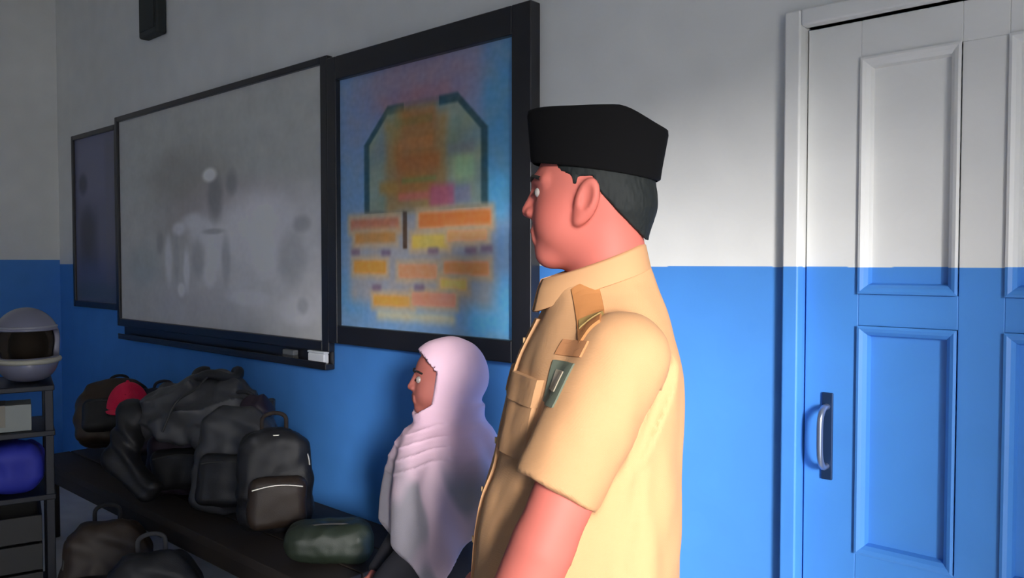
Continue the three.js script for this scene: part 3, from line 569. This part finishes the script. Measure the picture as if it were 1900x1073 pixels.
  // shade painted into the cloth colour: grey blotches low down, plain pink above
  const scarfShade = (x, y, z) => { const k = sstep(0.98, 0.84, y) * (0.6 + 0.4 * sstep(-0.15, 0.2, N(x * 13, y * 7, z * 13))); return [lerp(1, 0.27, k), lerp(1, 0.38, k), lerp(1, 0.36, k)]; };
  mesh('headscarf', net(scarfF, [-0.22, 0.52, -0.24], [0.22, 1.26, 0.19], 0.0062, scarfShade), M(lin(0.84, 0.56, 0.68), 0.8, { vertexColors: true, sheen: 0.3, sheenColor: lin(0.7, 0.6, 0.65), bumpMap: clothBump, bumpScale: 0.0004 }), girl);
  for (const s of [-1, 1]) {
    const shF = (x, y, z) => smax(cap(x, y, z, [s * 0.07, 0.035, -0.035], [s * 0.075, 0.03, 0.1], 0.038, 0.032), 0.003 - y, 0.005);
    mesh('shoe', net(shF, [s * 0.072 - 0.06, -0.01, -0.09], [s * 0.072 + 0.06, 0.09, 0.15], 0.008), M(lin(0.02, 0.018, 0.018), 0.5), girl);
  }
}

// ---------------------------------------------------------------- bench, bags, shelf on the left
{
  const b = thing('bench', 'long low wooden bench under the heap of bags by the blue wall', 'bench', [-3.45, 0, 0.30]);
  const wd = M(lin(0.03, 0.022, 0.018), 0.7);
  for (let i = 0; i < 3; i++) mesh('plank', box(-1.3, 1.3, 0.385, 0.42, -0.27 + i * 0.182, -0.27 + i * 0.182 + 0.176, 0.004), wd, b);
  for (const x of [-1.2, 1.2]) for (const z of [-0.22, 0.22]) mesh('leg', box(x - 0.03, x + 0.03, 0, 0.385, z - 0.03, z + 0.03, 0.004), wd, b);
  for (const z of [-0.22, 0.22]) mesh('apron', box(-1.17, 1.17, 0.30, 0.384, z - 0.012, z + 0.012, 0.003), wd, b);
}
const nylon = (r, g, b, rough = 0.5) => M(lin(r, g, b), rough, { bumpMap: clothBump, bumpScale: 0.0008 });
const steel = M(lin(0.55, 0.53, 0.48), 0.35, { metalness: 0.8 });
function backpack(w, h, d, sd) { // base at y 0, front towards +z; returns the geometries of its parts
  const body = (x, y, z) => {
    const t = clamp(y / h, 0, 1), hw = w / 2 * (1 - 0.12 * t * t), hd = d / 2 * (1 - 0.3 * t * t);
    let e = rbox(x * (w / 2) / hw, y, z * (d / 2) / hd, [0, h / 2, 0], [w / 2, h / 2, d / 2], 0.075);
    e = smax(e, len(x, Math.max(0, y - (h - w * 0.5))) - w * 0.5, 0.02);
    return e + 0.016 * N(x * 7 + sd, y * 7, z * 7) + 0.007 * N(x * 20, y * 16 + sd, z * 20) + 0.004 * Math.sin(y * 60 + x * 30 * Math.sin(sd) + 4 * N(x * 6, y * 6, sd));
  };
  const pocket = (x, y, z) => rbox(x, y, z, [0, h * 0.32, d * 0.5], [w * 0.36, h * 0.24, 0.045], 0.04) + 0.008 * N(x * 12, y * 12 + sd, z * 12);
  const zp = [], zq = [];
  for (let i = 0; i <= 14; i++) { const a = Math.PI * (i / 14); zp.push([Math.cos(a) * w * 0.41, h - w * 0.5 + Math.sin(a) * w * 0.40, d * 0.27]); }
  for (let i = 0; i <= 8; i++) { zq.push([lerp(-w * 0.3, w * 0.3, i / 8), h * 0.47 + 0.012 * Math.sin(i / 8 * Math.PI), d * 0.5 + 0.043]); }
  const strap = (s) => { const c = [[s * w * 0.18, h * 0.92, -d * 0.36], [s * w * 0.24, h * 0.86, -d * 0.62], [s * w * 0.30, h * 0.5, -d * 0.78], [s * w * 0.32, h * 0.2, -d * 0.6], [s * w * 0.36, h * 0.08, -d * 0.42]]; const g = tube(c, 0.011, 30, 8); return g; };
  return {
    body: net(body, [-w / 2 - 0.05, -0.04, -d / 2 - 0.05], [w / 2 + 0.05, h + 0.05, d / 2 + 0.05], 0.0105),
    pocket: net(pocket, [-w * 0.45, h * 0.02, d * 0.5 - 0.08], [w * 0.45, h * 0.64, d * 0.5 + 0.08], 0.009),
    zip: tube(zp, 0.004, 48, 6), zip2: tube(zq, 0.004, 20, 6),
    handle: tube([[-0.045, h - 0.02, -d * 0.2], [-0.04, h + 0.03, -d * 0.2], [0, h + 0.045, -d * 0.2], [0.04, h + 0.03, -d * 0.2], [0.045, h - 0.02, -d * 0.2]], 0.008, 24, 8),
    strapL: strap(-1), strapR: strap(1),
  };
}
const bagKinds = [backpack(0.34, 0.44, 0.20, 1.3), backpack(0.30, 0.40, 0.17, 5.9), backpack(0.38, 0.36, 0.24, 9.2)];
function bag(kind, label, pos, rot, mat, pocketMat, zipMat, group) {
  const k = bagKinds[kind], t = thing('backpack', label, 'bag', pos, 0, group);
  t.rotation.set(...rot, 'YXZ');
  mesh('bag_body', k.body, mat, t); const p = mesh('front_pocket', k.pocket, pocketMat, t); mesh('zip', k.zip2, zipMat, p);
  mesh('main_zip', k.zip, zipMat, t); mesh('handle', k.handle, pocketMat, t); mesh('shoulder_strap', k.strapL, pocketMat, t); mesh('shoulder_strap', k.strapR, pocketMat, t);
  return t;
}
const D = Math.PI / 180;
const black = nylon(0.010, 0.010, 0.012), black2 = nylon(0.05, 0.051, 0.056, 0.42), plum = nylon(0.022, 0.012, 0.022), olive = nylon(0.02, 0.03, 0.018), brown = nylon(0.035, 0.022, 0.014), navy = nylon(0.008, 0.012, 0.03), dull = M(lin(0.03, 0.03, 0.03), 0.6);
bag(1, 'narrow black backpack with a bright zip at the right end of the bag heap', [-2.71, 0.43, 0.37], [-3 * D, 62 * D, 0], black, brown, steel);
bag(0, 'large upright black backpack in the middle of the bag heap', [-3.07, 0.43, 0.35], [-6 * D, 48 * D, -3 * D], black2, black, dull);
bag(2, 'wide dark plum bag on the bench left of the upright black backpack', [-3.44, 0.44, 0.32], [-4 * D, 40 * D, 4 * D], plum, black, dull);
bag(1, 'low dark navy bag behind the red cap', [-3.98, 0.45, 0.30], [-25 * D, 45 * D, 0], navy, plum, dull);
bag(2, 'dark brown bag at the left end of the bench with the red cap in front', [-4.40, 0.50, 0.30], [-30 * D, 60 * D, 0], brown, black, dull);
bag(0, 'black bag standing on the floor before the bench, right of the brown one', [-2.74, 0.02, 0.82], [-8 * D, 62 * D, 2 * D], black, black2, dull);
bag(0, 'dusty brown school bag on the floor beside the shelf rack', [-3.22, 0.02, 0.80], [-8 * D, 62 * D, 0], brown, black, dull);
{ // crumpled jacket thrown over the bags
  const t = thing('jacket', 'crumpled black jacket thrown over the top of the bag heap', 'jacket', [-3.32, 0.765, 0.35], 42 * D);
  const jf = (x, y, z) => {
    let d = ell(x, y, z, [0, 0.02, 0], [0.31, 0.15, 0.19]);
    d = smin(d, ell(x, y, z, [0.06, 0.11, -0.02], [0.15, 0.10, 0.11]), 0.06);
    d = smax(d, -ell(x, y, z, [0, -0.14, -0.02], [0.30, 0.16, 0.17]), 0.03);
    d += 0.02 * (Math.abs(Math.sin(x * 13 - y * 17 + z * 8 + 3.2 * N(x * 5, y * 5, z * 5))) - 0.5) + 0.03 * N(x * 8, y * 8, z * 8) + 0.014 * N(x * 19, y * 15, z * 19);
    return d;
  };
  const slv = (a, b, c) => (x, y, z) => { let d = smin(cap(x, y, z, a, b, 0.07, 0.058), cap(x, y, z, b, c, 0.058, 0.05), 0.04); return d + 0.012 * Math.sin(40 * (x + y) + 6 * N(x * 6, y * 6, z * 6)) * 0.6 + 0.012 * N(x * 12, y * 12, z * 12); };
  mesh('jacket_body', net(jf, [-0.42, -0.18, -0.28], [0.42, 0.32, 0.28], 0.011), black2, t);
  mesh('sleeve', net(slv([0.26, 0.06, 0.08], [0.30, -0.10, 0.16], [0.18, -0.26, 0.22]), [0.05, -0.4, -0.04], [0.46, 0.2, 0.36], 0.011), plum, t);
  mesh('sleeve', net(slv([-0.26, 0.04, 0.08], [-0.28, -0.12, 0.14], [-0.14, -0.24, 0.20]), [-0.46, -0.4, -0.04], [0.0, 0.2, 0.34], 0.011), black, t);
  const cl = []; for (let i = 0; i <= 16; i++) { const a = lerp(-2.4, 2.4, i / 16); cl.push([0.06 + 0.09 * Math.sin(a), 0.20 + 0.012 * Math.cos(3 * a), -0.02 + 0.07 * Math.cos(a)]); }
  mesh('collar', tube(cl, 0.022, 60, 10), black, t);
  mesh('zip', tube([[0.05, 0.205, 0.06], [0.02, 0.16, 0.13], [-0.03, 0.12, 0.19], [-0.08, 0.0, 0.215]], 0.005, 40, 6), dull, t);
}
{
  const t = thing('pouch', 'small dark green pouch at the near right end of the bench', 'pouch', [-2.32, 0.427, 0.40], 50 * D);
  const pf = (x, y, z) => rbox(x, y, z, [0, 0.065, 0], [0.15, 0.065, 0.09], 0.06) + 0.012 * N(x * 10, y * 10, z * 10) + 0.004 * N(x * 30, y * 30, z * 30);
  mesh('pouch_body', net(pf, [-0.19, -0.03, -0.13], [0.19, 0.17, 0.13], 0.008), olive, t);
  mesh('zip', tube([[-0.12, 0.118, 0.03], [-0.05, 0.132, 0.032], [0.05, 0.132, 0.032], [0.12, 0.118, 0.03]], 0.004, 24, 6), dull, t);
}
{ // red peaked cap on the heap
  const t = thing('red_cap', 'bright red cap resting on top of the dark bags', 'cap', [-4.06, 0.74, 0.36], 60 * D);
  const red = M(lin(0.9, 0.014, 0.08), 0.75, { bumpMap: clothBump, bumpScale: 0.0008 });
  const dome = (x, y, z) => { const o = ell(x, y, z, [0, 0, 0], [0.095, 0.125, 0.108]), i = ell(x, y, z, [0, 0, 0], [0.09, 0.12, 0.103]); return smax(smax(o, -i, 0.002), -y, 0.002); };
  mesh('crown', net(dome, [-0.12, -0.02, -0.13], [0.12, 0.15, 0.13], 0.004), red, t);
  const brim = (x, y, z) => smax(Math.abs(y - 0.006 + 0.9 * x * x + 0.12 * Math.max(0, z - 0.09)) - 0.003, smax(ell(x, 0, z, [0, 0, 0.07], [0.088, 1, 0.115]), 0.085 - z - 0.001, 0.004), 0.002);
  mesh('brim', net(brim, [-0.11, -0.06, 0.06], [0.11, 0.04, 0.21], 0.004), red, t);
  mesh('button', new THREE.SphereGeometry(0.009, 14, 10).translate(0, 0.125, 0), red, t);
}
{ // open steel shelf at the left edge
  const yaw = 74 * D, px = -3.76, pz = 1.10;
  const s = thing('shelf_rack', 'dark open metal shelf rack at the left edge holding a helmet', 'shelf', [px, 0, pz], yaw);
  const st = M(lin(0.02, 0.022, 0.03), 0.5, { metalness: 0.4 });
  for (const x of [-0.27, 0.27]) for (const z of [-0.17, 0.17]) mesh('post', box(x - 0.015, x + 0.015, 0, 0.965, z - 0.015, z + 0.015, 0.003), st, s);
  const ys = [0.10, 0.53, 0.785, 0.965];
  for (const y of ys) mesh('shelf_board', box(-0.29, 0.29, y - 0.022, y, -0.19, 0.19, 0.004), st, s);
  const at = (x, y, z) => { const v = new THREE.Vector3(x, 0, z).applyAxisAngle(new THREE.Vector3(0, 1, 0), yaw); return [px + v.x, y, pz + v.z]; };
  // helmet
  const h = thing('helmet', 'grey motorcycle helmet with a pale rim on top of the shelf rack', 'helmet', at(0.20, 0.967, 0), yaw + 5 * D);
  const outer = (x, y, z) => { let d = ell(x, y, z, [0, 0.165, -0.01], [0.122, 0.135, 0.145]); d = smin(d, ell(x, y, z, [0, 0.075, 0.03], [0.105, 0.085, 0.13]), 0.05); return smax(d, 0.002 - y, 0.012); };
  const visor = (x, y, z) => smax(rbox(x, y, z, [0, 0.155, 0.14], [0.2, 0.052, 0.13], 0.03), 0.01 - z, 0.01);
  const shell = (x, y, z) => smax(smax(outer(x, y, z), -visor(x, y, z), 0.006), -smax(outer(x, y, z) + 0.022, y - 0.28, 0.01), 0.006);
  mesh('shell', net(shell, [-0.14, -0.02, -0.18], [0.14, 0.32, 0.18], 0.006), M(lin(0.20, 0.20, 0.27), 0.35, { clearcoat: 0.5 }), h);
  mesh('lining', net((x, y, z) => smax(outer(x, y, z) + 0.025, -ell(x, y, z, [0, 0.14, 0.08], [0.07, 0.1, 0.12]), 0.01), [-0.13, -0.01, -0.16], [0.13, 0.3, 0.17], 0.008), M(lin(0.03, 0.02, 0.012), 0.9), h);
  const tr = (y0, k) => { const p = []; for (let i = 0; i <= 20; i++) { const a = lerp(-1.45, 1.45, i / 20), dx = Math.sin(a), dz = Math.cos(a); let r = 0.2; while (outer(dx * r, y0, dz * r) > 0) r -= 0.001; p.push([dx * r, y0, dz * r]); } return tube(p, k, 50, 8); };
  mesh('rim', tr(0.088, 0.011), M(lin(0.45, 0.43, 0.34), 0.4), h); mesh('rim', tr(0.222, 0.005), M(lin(0.3, 0.3, 0.34), 0.4), h);
  const cr = thing('crate', 'dark slatted crate on the bottom shelf of the rack', 'crate', at(0, 0.102, 0), yaw);
  for (let i = 0; i < 3; i++) for (const z of [-0.165, 0.155]) mesh('slat', box(-0.24, 0.24, 0.01 + i * 0.115, 0.115 + i * 0.115, z, z + 0.012, 0.003), dull, cr);
  for (let i = 0; i < 3; i++) for (const x of [-0.24, 0.228]) mesh('slat', box(x, x + 0.012, 0.01 + i * 0.115, 0.115 + i * 0.115, -0.153, 0.155, 0.003), dull, cr);
  mesh('crate_floor', box(-0.228, 0.228, 0, 0.012, -0.153, 0.155, 0.002), dull, cr);
  // carton on the second shelf, blue bag on the third
  const c = thing('carton', 'small pale grey carton on the shelf below the helmet', 'box', at(0.10, 0.787, 0.09), yaw);
  mesh('carton_body', box(-0.11, 0.11, 0, 0.105, -0.07, 0.07, 0.003), M(lin(0.34, 0.36, 0.33), 0.85), c);
  mesh('tape', box(-0.022, 0.022, 0.02, 0.1062, -0.0706, 0.0706, 0.0005), M(lin(0.24, 0.22, 0.17), 0.5), c);
  const bl = thing('blue_bag', 'bright blue cloth bag on the shelf rack below the carton', 'bag', at(0.02, 0.548, 0.06), yaw);
  const bf = (x, y, z) => rbox(x, y, z, [0, 0.09, 0], [0.235, 0.09, 0.13], 0.06) + 0.016 * N(x * 9, y * 9, z * 9) + 0.006 * Math.sin(x * 50 + 5 * N(x * 6, y * 6, z * 6));
  mesh('bag_body', net(bf, [-0.27, -0.03, -0.17], [0.27, 0.22, 0.17], 0.009), M(lin(0.03, 0.04, 0.42), 0.6), bl);
  const lb = mesh('cloth_label', patch(bf, [-0.06, 0.11, 0.2], [1, 0, 0], [0, 1, 0], [0, 0, -1], 0.12, 0.07, 0.003), M(lin(0.4, 0.38, 0.4), 0.8), bl); lb.userData.label = 'pale grey cloth label on the bag front';
  mesh('carry_handle', tube([[-0.08, 0.165, 0.06], [-0.06, 0.20, 0.09], [0.06, 0.20, 0.09], [0.08, 0.165, 0.06]], 0.008, 24, 8), M(lin(0.025, 0.03, 0.32), 0.6), bl);
}

renderer.render(scene, camera);
